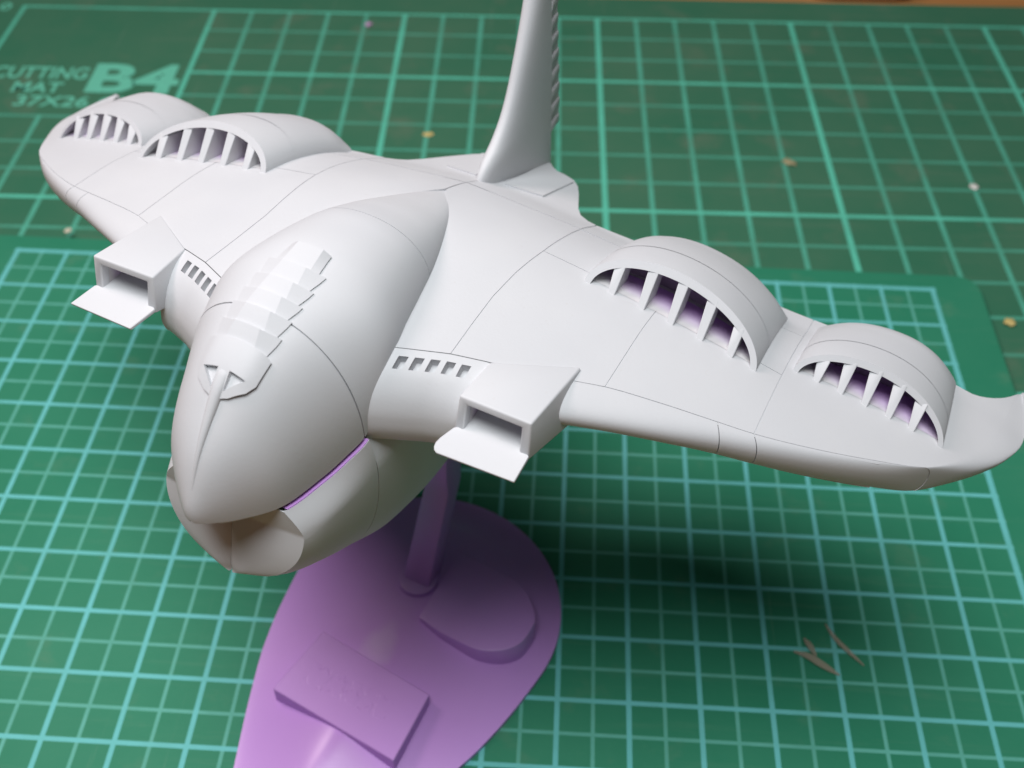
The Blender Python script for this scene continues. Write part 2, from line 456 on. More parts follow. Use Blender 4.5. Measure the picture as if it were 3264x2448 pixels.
for s in (1, -1):
    fz = zt
    def pan(poly, **k):
        P = [(s*x, y) for x, y in poly]
        return sheet('wing_panel', P, zt, .05, PRIMER, ship, **k)
    inner = [p for p in HOOD_EDGE]
    pan([(.80, -1.53)]+[(x-.09, y) for x, y in HOOD_EDGE[:-2]]+[(.005, 1.2), (.0, 1.69), (.72, 1.70), (1.43, 1.76)]+BLINE[::-1][1:])
    pan(BLINE[0:5]+[(2.74, .75), (2.735, .22), (2.735, -.705), (2.40, -.86), (2.2, -.95), (1.72, -1.115)])
    pan([(2.735, -.705), (2.735, .22), (2.74, .75), (4.125, .75)]+[(4.125, hy(4.125))]+hinge_pts(2.735, 4.12)[::-1])
    pan([BLINE[4], BLINE[5], BLINE[6], (2.0, 1.79), (3.2, 1.84), (4.125, 1.88), (4.125, .75), (2.74, .75)])
    pan([(1.435, 1.76), (1.44, 2.26)]+te_pts(1.46, 4.12)+[(4.125, te(4.125)), (4.125, 1.88), (3.2, 1.84), (2.0, 1.79)])
    outer = [(4.125, hy(4.125)), (4.125, .75), (4.125, 1.88), (4.125, te(4.125))]+te_pts(4.14, 6.52)+[(6.548, 2.905)]+[((x+.004, y-.004) if x > 5.74 else (x, y)) for x, y in hinge_pts(4.13, 6.54)[::-1]]
    pan(outer)
    # the tail end behind the flap line
    pan([(0, 1.70), (0, 1.95), (.0, 4.05)]+TAIL[1:]+[(1.43, 2.265), (1.425, 1.77), (.72, 1.71)])
    # core of the wing under the panels: top just below the panels, underside domed
    core = [(.3, -1.62), (.3, 3.2)]+[(x*.985, y-.03) for x, y in TAIL[4:]]+[(x, y-.02) for x, y in TEc[2:-2]]+[((x+.012, y-.025) if x < 5.3 else (x-.03, y+.01)) for x, y in HINGE[::-1][3:]]+[(1.72, -1.10), (1.38, -1.225), (.9, -1.475)]
    def zb(x, y):
        x = np.abs(x); d = np.minimum(np.array([te(v) for v in np.clip(x, 1.3, 6.5)])-y, 2.0)
        return zt(x, y)-.03-.36*sm(np.clip(d, 0, 2)/1.6)
    sheet('wing_core', [(s*x, y) for x, y in core], lambda x, y: zt(x, y)-.010, .2, PRIMER, ship, step=.2, gap=0, fz_bot=zb)
    # leading edge skins, wrapped round the nose of the wing
    cuts = [0.0, .355, .435, .735, 1.0]
    tcum = np.linspace(0, 1, len(HINGE))
    # find parameter of the cuts from the hinge x
    def tx(x): return float(np.interp(x, HINGE[:, 0], tcum))
    cuts = [0, tx(3.777), tx(4.119), tx(5.73), 1]
    for c0, c1 in zip(cuts, cuts[1:]):
        n = max(8, int(60*(c1-c0)))
        tt = np.linspace(c0, c1, n)
        g = .0045
        G = []
        for i, t in enumerate(tt):
            h = np.array([np.interp(t, tcum, HINGE[:, k]) for k in (0, 1)]); e = np.array([np.interp(t, tcum, EDGE[:, k]) for k in (0, 1)])
            d = e-h; L = np.linalg.norm(d); along = np.array([-d[1], d[0]])/max(L, 1e-6)
            if i == 0 and c0 > 0: h = h-along*0+np.array([g, g*.4]); e = e+np.array([g, g*.4])
            if i == n-1 and c1 < 1: h = h-np.array([g, g*.4]); e = e-np.array([g, g*.4])
            T = .40*(1-sm((t-.55)/.45)*.62)
            row = []
            z0 = float(zt(*h)); ze = float(zt(*e))-T*.5+.03
            ze += .075*sm((t-tx(5.3))/(1-tx(5.3))*1.25)
            slope = (float(zt(*(h+d*.02)))-z0)/.02
            for a in np.linspace(.012 if c1 < 1 else 0, 1, 12):            # over the top to the edge
                f = math.sin(a*math.pi/2); w = h+d*f
                zz = float(zt(*w))-(float(zt(*e))-ze)*(1-math.cos(a*math.pi/2)**.8)
                row.append((s*w[0], w[1], zz))
            for a in np.linspace(.1, 1, 8):              # under the edge
                f = math.cos(a*math.pi/2); w = h+d*f*1.0
                row.append((s*w[0], w[1], ze-(T*.5)*math.sin(a*math.pi/2)))
            G.append(row)
        G = np.array(G)
        shell('leading_edge', G, .03*s, PRIMER, ship, 40)

# upturned horns at the wing tips
for s in (1, -1):
    C_ = curve([(6.56, 2.35, 5.10), (6.585, 2.6, 5.10), (6.60, 2.82, 5.07), (6.60, 3.0, 5.045)], 22)
    G = []
    for i, c_ in enumerate(C_):
        f = i/21; r = (.02+.05*min(1, f*1.8))*math.sqrt(max(0, 1-max(0, (f-.4)/.6)**2.2*.98))
        G.append([(s*(c_[0]+r*1.05*math.cos(a)), c_[1]+.25*r*math.cos(a), c_[2]-.05-.09*(1-f)**1.3+r*math.sin(a)) for a in np.linspace(0, 2*math.pi, 17)[:-1]])
    G = np.array(G)
    build('tip_horn', G.reshape(-1, 3), grid_faces(22, 16, 0, True)+[tuple(range(15, -1, -1)), tuple(21*16+i for i in range(16))], PRIMER, ship, 50)

# ------------------------------------------------------------------ hood
Tn = lambda y: np.sqrt(np.maximum(np.asarray(y, float)+3.5, 0))
def tb(rows): return [float(Tn(a)) for a, b in rows], [b for a, b in rows]
_W = pchip(*tb([(-3.5, 0), (-3.42, .16), (-3.26, .34), (-2.98, .58), (-2.55, .755), (-2.3, .855), (-2.06, .94), (-1.75, .965), (-1.46, .935), (-1.1, .85), (-.76, .78), (-.3, .68), (.455, .45), (.85, .29), (1.23, .09), (1.345, .0)]))
HZ0 = pchip([-3.5, -3.26, -2.98, -2.55, -2.3, -2.06, -1.46, -1.0, -.5, 0, .5, 1, 1.345], [6.37, 6.33, 6.32, 6.37, 6.45, 6.56, 7.07, 7.09, 7.06, 7.02, 6.94, 6.82, 6.72])
_C = pchip(*tb([(-3.5, 6.37), (-3.41, 6.67), (-3.2, 7.02), (-2.98, 7.26), (-2.72, 7.49), (-2.4, 7.66), (-2.0, 7.78), (-1.3, 7.82), (-.6, 7.69), (0, 7.43), (.5, 7.16), (.9, 6.95), (1.2, 6.80), (1.345, 6.72)]))
HW = lambda y: _W(Tn(y))
HC = lambda y: _C(Tn(y))
HA = .94
def hood(y, th):
    c = np.cos(th); sn = np.sin(th); w = HW(y); z0 = HZ0(y); h = HC(y)-z0
    return np.stack([w*np.sign(c)*np.abs(c)**HA, y+0*th, z0+h*np.abs(sn)**HA], -1)
def hood_z(x, y):
    w = np.maximum(HW(y), 1e-6); z0 = HZ0(y); h = HC(y)-z0
    q = np.clip(np.abs(x)/w, 0, 1)**(1/HA)
    return z0+h*np.sqrt(1-q*q)**HA
def hood_n(x, y):
    e = 1e-3
    n = np.array([-(hood_z(x+e, y)-hood_z(x-e, y))/(2*e), -(hood_z(x, y+e)-hood_z(x, y-e))/(2*e), 1.0])
    return n/np.linalg.norm(n)
def hp(x, y, h=0.0):
    return np.array([x, y, float(hood_z(np.array(x), np.array(y)))])+hood_n(x, y)*h

th = np.linspace(0, math.pi, 73)
def hood_piece(name, y0, y1, n, drop):
    t = np.linspace(float(Tn(y0)), float(Tn(y1)), n); ys = t*t-3.5
    G = np.stack([hood(np.full_like(th, y), th) for y in ys])
    # turned-in rim below the edge
    return shell(name, G, drop, PRIMER, ship, 40)
hood_piece('hood_nose', -3.4995, -2.098, 60, -.04)
hood_piece('hood_middle', -2.084, -.407, 50, -.04)
hood_piece('hood_rear', -.394, 1.344, 46, -.04)
# backing under the seams
t = np.linspace(.35, float(Tn(1.2)), 60); ys = t*t-3.5
G = np.stack([hood(np.full_like(th, y), th) for y in ys]); G[:, :, 0] *= .975; G[:, :, 2] -= .018
shell('hood_core', G, -.05, PRIMER, ship, 40)

# keel beam from the nose up to the crown plate
ys = np.linspace(-3.40, -2.62, 26)
G = []
for y in ys:
    k = (y+3.40)/.78
    w = .012+.052*min(1, k*1.25); h = .012+.055*min(1, k*1.3)
    if y > -2.68: h *= .8
    row = []
    for a in np.linspace(0, math.pi, 13):
        q = math.cos(a)
        row.append(hp(w*q, y, -.012+h*math.sin(a)**.6))
    G.append(row)
shell('keel_beam', np.array(G), -.02, PRIMER, ship, 40)

# crown plate with its two triangular recesses beside the beam
def hood_sheet(name, poly, h, base, holes=(), step=.05):
    """plate lying on the hood: poly in (x, y)"""
    P = dense(poly, step)
    pts = [Vector(p) for p in P]; n = len(P); edges = [(i, (i+1) % n) for i in range(n)]; hpz = []
    for H in holes:
        Hd = dense(H, step); k = len(pts)
        pts += [Vector(p) for p in Hd]; edges += [(k+i, k+(i+1) % len(Hd)) for i in range(len(Hd))]; hpz.append(Hd)
    lo, hi = P.min(0), P.max(0); inn = inset(P, step*.4)
    for iy, y in enumerate(np.arange(lo[1]+step/2, hi[1], step)):
        for x in np.arange(lo[0]+step/2, hi[0], step):
            if inpoly(inn, (x, y)) and not any(inpoly(h2, (x, y)) for h2 in hpz): pts.append(Vector((x, y)))
    r = delaunay_2d_cdt(pts, edges, [], 1, 1e-6)
    v2 = np.array([tuple(v) for v in r[0]]); tri = []
    for f in r[2]:
        if any(inpoly(h2, v2[list(f)].mean(0)) for h2 in hpz): continue
        a, b2, c2 = v2[f[0]], v2[f[1]], v2[f[2]]
        if (b2[0]-a[0])*(c2[1]-a[1])-(b2[1]-a[1])*(c2[0]-a[0]) < 0: f = list(reversed(f))
        tri.append(tuple(f))
    N = len(v2)
    hf = h if callable(h) else (lambda x, y: h)
    V = [hp(x, y, hf(x, y)) for x, y in v2]+[hp(x, y, base) for x, y in v2]
    F = list(tri)+[tuple(i+N for i in reversed(f)) for f in tri]; cnt = {}
    for f in tri:
        for a, b2 in zip(f, f[1:]+f[:1]): cnt[(a, b2)] = 1
    for (a, b2) in cnt:
        if (b2, a) not in cnt: F.append((b2, a, a+N, b2+N))
    return build(name, V, F, PRIMER, ship, 30, bevel=None)
crown = [(.03, -2.86), (.12, -2.825), (.235, -2.735), (.285, -2.655), (.312, -2.44), (.27, -2.425), (0, -2.41)]
crown = crown+[(-x, y) for x, y in crown[::-1][1:]]
tri_r = [(.055, -2.655), (.20, -2.665), (.06, -2.80)]
def crown_h(x, y):
    edge = min(1.0, max(0.0, (.315-abs(x))/.12))
    return .022+.028*edge*min(1, (y+2.87)/.22) if y > -2.87 else .02
hood_sheet('crown_plate', crown, crown_h, -.02, [tri_r, [(-x, y) for x, y in tri_r]])

# dorsal armour plates, each stepped over the next, tips swept outwards at the rear
tips = [-2.445, -2.272, -2.104, -1.936, -1.754, -1.552, -1.285]
for i in range(len(tips)-1):
    y0, y1 = tips[i]-.004, tips[i+1]          # front, rear
    last = i == len(tips)-2
    wf, wr = .252, (.302 if not last else .205)
    if last: wf = .232
    tf, tr = .150, (.118 if not last else .128)
    h0, h1 = .028, .064
    cols = []
    ny = 5
    G = []
    for k in range(ny):
        f = k/(ny-1); y = y0+(y1-y0)*f
        wo = wf+(wr-wf)*f; wt = tf+(tr-tf)*f
        yr = y
        h = h0+(h1-h0)*f
        xs = [wo, wt]+list(np.linspace(wt*.75, -wt*.75, 7))+[-wt, -wo]
        hs = [.014, h]+[h]*7+[h, .014]
        row = []
        for x, hh in zip(xs, hs):
            yb = yr+(.03*(abs(x)-.15)/.15 if f > .99 and abs(x) > .15 else 0)
            row.append(hp(x, yb, hh))
        G.append(row)
    shell('armour_plate', np.array(G), -.03, PRIMER, ship, 11)

# ------------------------------------------------------------------ cheeks with the row of windows
CHP = curve([(0, 0), (.10, -.012), (.24, -.05), (.38, -.13), (.49, -.24), (.56, -.37), (.585, -.50), (.555, -.62), (.47, -.70), (.34, -.75), (.10, -.79)], 60)
def cheek_pt(s, u, v):
    """u 0..1 from hood to intake, v 0..1 along the profile from the window line"""
    x = .80+u*(1.76-.80)
    yw = float(np.interp(x, [.80, .93, 1.385, 1.72], [-1.53, -1.464, -1.235, -1.115]))
    sc = 1.0-.10*u
    k = v*(len(CHP)-1); i = int(min(k, len(CHP)-2)); p = CHP[i]+(CHP[i+1]-CHP[i])*(k-i)
    return np.array([s*x, yw-.006-p[0]*sc, float(zt(x, yw))+p[1]*1.12])
for s in (1, -1):
    xs = [1.045+.130*i for i in range(5)]
    ucut = sorted(set([0]+[round(((x+d)-.80)/.96, 4) for x in xs for d in (-.040, .040)]+[1]))
    uu = []
    for a, b in zip(ucut, ucut[1:]):
        k = max(1, int((b-a)/.03)); uu += [a+(b-a)*i/k for i in range(k)]
    uu.append(1.0)
    vcut = [0, .062, .160, 1]
    vv = []
    for a, b in zip(vcut, vcut[1:]):
        k = max(2, int((b-a)/.02)); vv += [a+(b-a)*i/k for i in range(k)]
    vv.append(1.0)
    n, m = len(uu), len(vv)
    V = [cheek_pt(s, u, v) for u in uu for v in vv]
    F = []
    def in_win(u, v):
        x = .80+u*.96
        return .062 < v < .160 and any(abs(x-w) < .040 for w in xs)
    bm_cells = {}
    for i in range(n-1):
        for j in range(m-1):
            if in_win((uu[i]+uu[i+1])/2, (vv[j]+vv[j+1])/2): bm_cells[(i, j)] = 1; continue
            F.append((i*m+j, i*m+j+1, (i+1)*m+j+1, (i+1)*m+j))
    ck = build('cheek', V, F, PRIMER, ship, 40)
    # window pockets: walls and floor sunk into the cheek
    for w in xs:
        cells = [c for c in bm_cells if abs(.80+.96*(uu[c[0]]+uu[c[0]+1])/2-w) < .040]
        i0 = min(c[0] for c in cells); i1 = max(c[0] for c in cells)+1
        j0 = min(c[1] for c in cells); j1 = max(c[1] for c in cells)+1
        rim = [(i, j0) for i in range(i0, i1)]+[(i1, j) for j in range(j0, j1)]+[(i, j1) for i in range(i1, i0, -1)]+[(i0, j) for j in range(j1, j0, -1)]
        R = np.array([cheek_pt(s, uu[i], vv[j]) for i, j in rim]); c = R.mean(0)
        nrm = np.array([0, -.25, 1.0]); nrm /= np.linalg.norm(nrm)
        k = len(R); D = R-nrm*.10; D = c-nrm*.10+(D-(c-nrm*.10))*.95
        VV = np.concatenate([R, D]); FF = [(i, (i+1) % k, (i+1) % k+k, i+k) for i in range(k)]+[tuple(range(k, 2*k))]
        build('window_recess', VV, FF, PRIMER, ck, 30)

# ------------------------------------------------------------------ box intakes with lips
for s in (1, -1):
    A = np.array([1.70, -1.655, 7.08]); B = np.array([2.425, -1.675, 7.095]); C = np.array([2.445, -1.755, 6.685]); D = np.array([1.685, -1.755, 6.685])
    a = np.array([1.785, -1.673, 7.0]); b = np.array([2.335, -1.69, 7.01]); c = np.array([2.345, -1.753, 6.738]); d = np.array([1.785, -1.753, 6.738])
    Ar = np.array([1.735, -1.117, 7.03]); Br = np.array([2.46, -.64, 6.862]); Cr = np.array([2.56, -1.02, 6.50]); Dr = np.array([1.70, -1.10, 6.45])
    a2, b2, c2, d2 = [p+np.array([0, .50, -.14 if i < 2 else -.04]) for i, p in enumerate((a, b, c, d))]
    V = mirror([A, B, C, D, a, b, c, d, Ar, Br, Cr, Dr, a2, b2, c2, d2], s)
    F = [(0, 1, 5, 4), (1, 2, 6, 5), (2, 3, 7, 6), (3, 0, 4, 7), (0, 8, 9, 1), (1, 9, 10, 2), (2, 10, 11, 3), (3, 11, 8, 0), (8, 11, 10, 9),
         (4, 5, 13, 12), (5, 6, 14, 13), (6, 7, 15, 14), (7, 4, 12, 15), (12, 13, 14, 15)]
    if s < 0: F = [tuple(reversed(f)) for f in F]
    bx = build('intake_box', V, F, PRIMER, ship, 40, bevel=.020, segs=3)
    # resin coloured duct lining
    ins = .006
    q = [a+[ins, .10, -ins], b+[-ins, .10, -ins], c+[-ins, .10, ins], d+[ins, .10, ins]]
    q2 = [p+np.array([0, .36, -.115 if i < 2 else -.03]) for i, p in enumerate(q)]
    build('duct_lining', mirror(q+q2, s), [(0, 1, 5, 4), (1, 2, 6, 5), (2, 3, 7, 6), (3, 0, 4, 7), (4, 5, 6, 7)], LAV_OVER, bx, 30)
    # lip plate
    lin = [(1.765, -1.70), (1.69, -1.76), (1.668, -1.84), (1.645, -1.93), (1.638, -2.0), (1.648, -2.05), (1.668, -2.085), (1.70, -2.108)] if s > 0 else [(1.765, -1.70), (1.685, -1.757), (1.705, -2.105)]
    lp = lin+[(2.462, -2.088), (2.448, -1.755), (2.38, -1.70), (2.33, -1.30), (1.80, -1.30)]
    def lz(x, y): return 6.775+.0*(x)
    top = [(s*x, y, 6.745+.025*sm((-1.72-y)/.36)) for x, y in lp]; bot = [(s*x, y+(.012 if y < -1.9 else 0), 6.70+.035*sm((-1.72-y)/.36)) for x, y in lp]
    prism('intake_lip', top, bot, PRIMER, bx, bevel=.006, segs=1)

# ------------------------------------------------------------------ slatted scoops on the wings
def scoop(s, x0, x1, ya, yb, H, slats, yrear, rdrop, slat_w, flare):
    mid, hw = (x0+x1)/2, (x1-x0)/2
    y0 = lambda x: ya+(yb-ya)*(x-x0)/(x1-x0)
    ph = np.linspace(0, math.pi, 41)
    def arch(k, inner=0.0):
        """k 0 at the raked front rim .. 1 at the rear; inner = wall thickness"""
        P = []
        for p in ph:
            t = -math.cos(p); x = mid+(hw-inner*.8)*t
            h = (H-inner)*math.sin(p)**1.06
            yf = y0(x)+.79*h
            ye = yrear-.27*abs(t)**3
            y = yf+(ye-yf)*k
            hh = h*(1-rdrop[0]*k-rdrop[2]*max(0, (k-rdrop[1])/(1-rdrop[1]))**2.2)
            taper = 1-.02*k
            P.append((s*(mid+(x-mid)*taper), y, float(zt(x, y))+hh-.012*(1-math.sin(p))))
        return np.array(P)
    kseam = .30
    outer = [arch(k) for k in np.linspace(0, kseam-.006, 12)]
    rim_t = .085*H/.475
    front_ring = arch(0, rim_t)
    # front cowl: inner rim, front face, outer skin
    rows = [arch(.22, rim_t), arch(.08, rim_t), front_ring]+outer
    G = np.stack(rows)
    root = build('intake_scoop', G.reshape(-1, 3), grid_faces(len(rows), len(ph)), PRIMER, ship, 38)
    rear = [arch(k) for k in np.linspace(kseam+.004, .985, 16)]
    e1 = arch(1.0)
    end = []
    last = rear[-1]; cz = last.mean(0)
    e1 = last+(cz-last)*.03+np.array([0, .015, 0]); e2 = cz+(last-cz)*.86+np.array([0, .02, 0]); e3 = cz+(last-cz)*.84-np.array([0, .5, 0])
    G = np.stack(rear+[e1, e2, e3])
    build('rear_cowl', G.reshape(-1, 3), grid_faces(len(G), len(ph)), PRIMER, root, 38)
    # small step under the seam
    G = np.stack([arch(kseam-.03), arch(kseam), arch(kseam+.03)]); G[:, :, 2] -= .007
    build('seam_joint', G.reshape(-1, 3), grid_faces(3, len(ph)), PRIMER, root, 38)
    # back wall and oversprayed floor inside
    wl = arch(.24, rim_t*.9)
    flo = wl.copy(); flo[:, 2] = zt(flo[:, 0], flo[:, 1])-.02
    G = np.stack([wl, flo]); build('back_wall', G.reshape(-1, 3), grid_faces(2, len(ph)), LAV_DUST, root, 30)
    fx = np.linspace(x0+.07, x1-.07, 16); rows = []
    for f in np.linspace(0, 1, 6):
        r = []
        for x in fx:
            t = (x-mid)/hw; h = (H-rim_t)*max(0, 1-t*t)**.53
            y = y0(x)+.10+(.26+.72*h)*f
            r.append((s*x, y, float(zt(x, y))+.004))
        rows.append(r)
    G = np.array(rows); build('scoop_floor', G.reshape(-1, 3), grid_faces(6, len(fx)), LAV_OVER, root, 30)
    for x in slats:
        t = (abs(x-mid)+slat_w*flare/2)/hw; h = (H-rim_t*.55)*max(0, 1-t*t)**.53
        yb_ = y0(x)+.006; w0 = slat_w/2; w1 = w0*flare
        z0 = float(zt(x, yb_)); yt = yb_+.79*h; z1 = float(zt(x, yt))+h
        dep = .40
        P = [(x-w0, yb_, z0-.02), (x+w0, yb_, z0-.02), (x+w0*.8, yb_+dep, float(zt(x, yb_+dep))-.03), (x-w0*.8, yb_+dep, float(zt(x, yb_+dep))-.03),
             (x-w1, yt, z1), (x+w1, yt, z1), (x+w1*.7, yt+dep*.8, float(zt(x, yt+dep*.8))+h*.93), (x-w1*.7, yt+dep*.8, float(zt(x, yt+dep*.8))+h*.93)]
        o = hexa('slat', mirror(P, s), PRIMER, root, bevel=.008, segs=1)
    return root
for s in (1, -1):
    scoop(s, 1.965, 3.885, .548, .552, .475, [2.267, 2.60, 2.925, 3.253, 3.587], 2.60, (.04, .78, .80), .078, 1.45)
    scoop(s, 4.195, 5.855, .926, 1.085, .392, [4.452, 4.712, 4.98, 5.243, 5.502], 2.66, (.09, .66, .66), .064, 2.1)

# ------------------------------------------------------------------ tail fin
FLE = pchip([5.2, 6.1, 6.40, 6.50, 6.64, 6.85, 7.08, 7.50, 7.93, 8.15, 8.8, 9.6, 10.2], [1.85, 1.92, 2.00, 2.09, 2.37, 2.63, 2.80, 3.01, 3.19, 3.27, 3.45, 3.64, 3.80])
FIN_IN = lambda z: 3.775-.075*(z-5.95)
FTE = pchip([5.2, 5.5, 5.82, 5.98, 6.56, 7.14, 7.75, 9.0, 10.2], [3.97, 3.92, 3.80, 4.13, 4.07, 3.98, 3.89, 3.80, 3.88])
zs = np.concatenate([np.linspace(5.2, 6.4, 10), np.linspace(6.47, 8.2, 26), np.linspace(8.4, 10.2, 12)])
G = []
for z in zs:
    le, tin = float(FLE(z)), float(FIN_IN(z))
    if z < 5.9: tin = min(float(FTE(z)), tin)
    T = .150*(1-.35*sm((z-6.5)/3.5))
    row = []
    for u in np.linspace(1, 0, 22)**1.8:                 # right side from the trailing end forward to the nose
        row.append((T*(1.6*math.sqrt(u)-.9*u)/.71, le+(tin-le)*u, z))
    row2 = [(-x, y, zz) for x, y, zz in row[::-1][1:]]
    G.append(row+row2)
G = np.array(G); n, m = G.shape[:2]
F = grid_faces(n, m, 0, True)+[tuple(range(m-1, -1, -1)), tuple((n-1)*m+i for i in range(m))]
fin = build('tail_fin', G.reshape(-1, 3), F, PRIMER, ship, 40)
# rudder band behind the fin with its stacked ribs
band = [(float(FIN_IN(z))-.03, z) for z in np.linspace(5.98, 10.1, 12)]+[(float(FTE(z)), z) for z in np.linspace(10.1, 6.0, 16)]
prism('rudder_band', [(.095, y, z) for y, z in band], [(-.095, y, z) for y, z in band], PRIMER, fin, bevel=.01, segs=1)
for i in range(15):
    z = 6.00+.255*i
    yi, yo = float(FIN_IN(z))-.01, float(FTE(z))-.005
    dz = -.02; hgt = .17
    for sd in (1, -1):
        P = [(sd*.085, yi, z), (sd*.085, yo, z+dz), (sd*.085, yo, z+dz+hgt), (sd*.085, yi, z+hgt),
             (sd*.138, yi, z+.03), (sd*.106, yo-.01, z+dz+.03), (sd*.106, yo-.01, z+dz+hgt-.03), (sd*.138, yi, z+hgt-.03)]
        hexa('rib', P, PRIMER, fin, bevel=.010, segs=1)
# raised tail deck blocks beside the fin
for s in (1, -1):
    P = [(.20, 2.30), (.50, 2.37), (.66, 2.42), (.665, 3.38), (.60, 3.46), (.48, 3.52), (.35, 3.54), (.22, 3.66), (.12, 3.8)]
    sheet('tail_deck', [(s*x, y) for x, y in P], lambda x, y: zt(x, y)+.022, .06, PRIMER, ship, step=.12, gap=0)

# ------------------------------------------------------------------ jaw and belly
JY = [-2.985, -2.9, -2.75, -2.5, -2.25, -2.06]
JW = pchip([-3.0, -2.8, -2.5, -2.06, -1.5, -.5, 1, 2.5, 4.0], [.775, .86, .94, 1.02, 1.08, 1.1, 1.0, .7, .12])
JB = pchip([-3.0, -2.7, -2.3, -2.0, -1.4, -.5, .5, 1.5, 2.5, 4.0], [5.25, 4.88, 4.44, 4.15, 3.70, 3.35, 3.2, 3.4, 4.2, 5.3])
JC = pchip([-3.0, -2.7, -2.4, -2.06, -1.0, 1, 4.0], [5.93, 5.97, 6.0, 6.05, 6.1, 6.0, 5.5])
def jaw_row(y):
    w, zb_, zc = float(JW(y)), float(JB(y)), float(JC(y))
    rx, rz = float(HW(y))+.027, float(HZ0(y))-.055
    if y > -2.06:
        k = sm((y+2.06)/.5); rx = float(HW(y))-.035 if y < 0 else w*.7; rz = min(6.46+.04*k, float(zt(rx, y))-.2)
    rx = min(rx, w*.985); rz = max(rz, zc+.02) if y < -1 else rz; zc = min(zc, rz-.05)
    R = []
    for a in np.linspace(0, 1, 15)[:-1]:
        R.append((rx+(w-rx)*math.sin(a*math.pi/2), rz+(zc-rz)*a))
    for a in np.linspace(0, math.pi/2, 18):
        R.append((w*math.cos(a)**1.05 if math.cos(a) > 1e-6 else 0, zc-(zc-zb_)*math.sin(a)))
    R += [(-x, z) for x, z in R[::-1][1:]]
    k = .20*max(0, 1-(y+2.985)/.9)
    return [(x, y-k*min(1, max(0, (5.98-z)/.66)), z) for x, z in R]
jr = [jaw_row(y) for y in np.linspace(-2.985, -2.068, 20)]
shell('jaw', np.array(jr), .05, PRIMER, ship, 40)
br = [jaw_row(y) for y in np.concatenate([np.linspace(-2.056, -1.2, 14), np.linspace(-1.1, 4.0, 30)])]
shell('belly', np.array(br), .05, PRIMER, ship, 40)
# front plate of the jaw: two faces meeting on the centre seam
rim = np.array(jaw_row(-2.985))
k = len(rim); halfn = k//2
for s in (1, -1):
    side = rim[:halfn] if s > 0 else rim[halfn+1:][::-1]
    rows = []
    for f in np.linspace(0, 1, 14):
        r = []
        for p in side:
            q = np.array([p[0]*(1-f)+s*.0015*f, p[1], p[2]])
            bulge = (1-(1-f)**1.6)
            q[1] = p[1]-.06*min(1, bulge*1.3)*np.clip((6.5-p[2])/.8, 0, 1)+.03*f**6
            r.append(q)
        rows.append(r)
    shell('jaw_plate', np.array(rows), -.012*s, PRIMER, ship, 40)
# bare resin ledge in the gap of the mouth
for s in (1, -1):
    rows = []
    for y in np.linspace(-2.95, -2.07, 24):
        rx, rz = float(HW(y))+.020, float(HZ0(y))-.05
        rows.append([(s*(rx-.16), y, rz+.0), (s*(rx-.06), y, rz+.004), (s*rx, y, rz+.004), (s*(rx+.004), y, rz-.03)])
    build('mouth_ledge', np.array(rows).reshape(-1, 3), grid_faces(24, 4), LAV, ship, 30)

# ------------------------------------------------------------------ display stand
OFF = np.array([.17, 0, 0])
stand = bpy.data.objects.new('display_stand', None); COL.objects.link(stand); stand.empty_display_size = .02
stand.matrix_world = Matrix.Translation(Vector(ship2world(OFF)*U)) @ Rw.to_4x4()
tag(stand, 'lavender resin display stand, teardrop foot with name plaque and slanted post', 'stand')
BW = pchip([-5.2, -5.0, -4.4, -3.4, -2.4, -1.67, -.9, -.1, .4, .85, 1.87], [0, .25, .62, 1.05, 1.48, 1.75, 1.93, 2.03, 1.96, 1.80, .01])
_BW = BW
def BW(y): return float(_BW(y)) if y < -.1 else 2.03*max(0.0, 1-((y+.1)/1.97)**2)**.5
def base_h(q, y):
    """height of the foot: rounded ridge along the axis; q = x / half width"""
    crest = .20+.32*sm((y+4.5)/2.2)+.06*math.exp(-((y-.1)/.9)**2)-.30*sm((y-.6)/1.3)
    crest = .12+(crest-.12)*min(1.0, max(0.0, (1.87-y)/.7))**.6
    a = abs(q)
    return .12+(crest-.12)*(1-math.sqrt(a*a+.012)/1.006)**1.15 if a < 1 else .12
ysb = np.concatenate([np.linspace(-5.2, .8, 60), 1.87-1.05*np.linspace(.99, 0, 40)**2])
qs = np.linspace(-1, 1, 49)
G = np.array([[(.17+float(BW(y))*q, y, base_h(q, y)) for q in qs] for y in ysb])
n, m = G.shape[:2]
Bt = G.copy(); Bt[:, :, 2] = .005
V = np.concatenate([G.reshape(-1, 3), Bt.reshape(-1, 3)]); o_ = n*m
F = grid_faces(n, m)+[tuple(reversed(f)) for f in grid_faces(n, m, o_)]
for i in range(n-1):
    for j in (0, m-1):
        a_, b_ = i*m+j, (i+1)*m+j; F.append((a_, b_, b_+o_, a_+o_))
for j in range(m-1):
    for i in (0, n-1):
        a_, b_ = i*m+j, i*m+j+1; F.append((a_, b_, b_+o_, a_+o_))
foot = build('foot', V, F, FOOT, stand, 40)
# half-oval pad on the right flank
padp = curve([(.35, .66), (.75, .65), (1.29, .61), (1.70, .36), (1.86, .08), (1.84, -.2), (1.62, -.5), (1.21, -.64), (.81, -.63), (.35, -.55)], 40)
prism('half_oval_pad', [(x, y, .60) for x, y in padp], [(x+.02, y, .06) for x, y in padp], LAV, stand, bevel=.015, segs=2, angle=30)
# name plaque, tilted on the front slope
pc = [(-.72, -1.24), (1.02, -1.49), (1.07, -2.50), (-.92, -2.36)]
pc = [(-.76, -1.33), (1.05, -1.50), (1.08, -2.52), (-.89, -2.38)]
plq = prism('name_plaque', [(x, y, .545) for x, y in pc], [(x, y, .12) for x, y in pc], PLAQUE, stand, bevel=.012, segs=1)
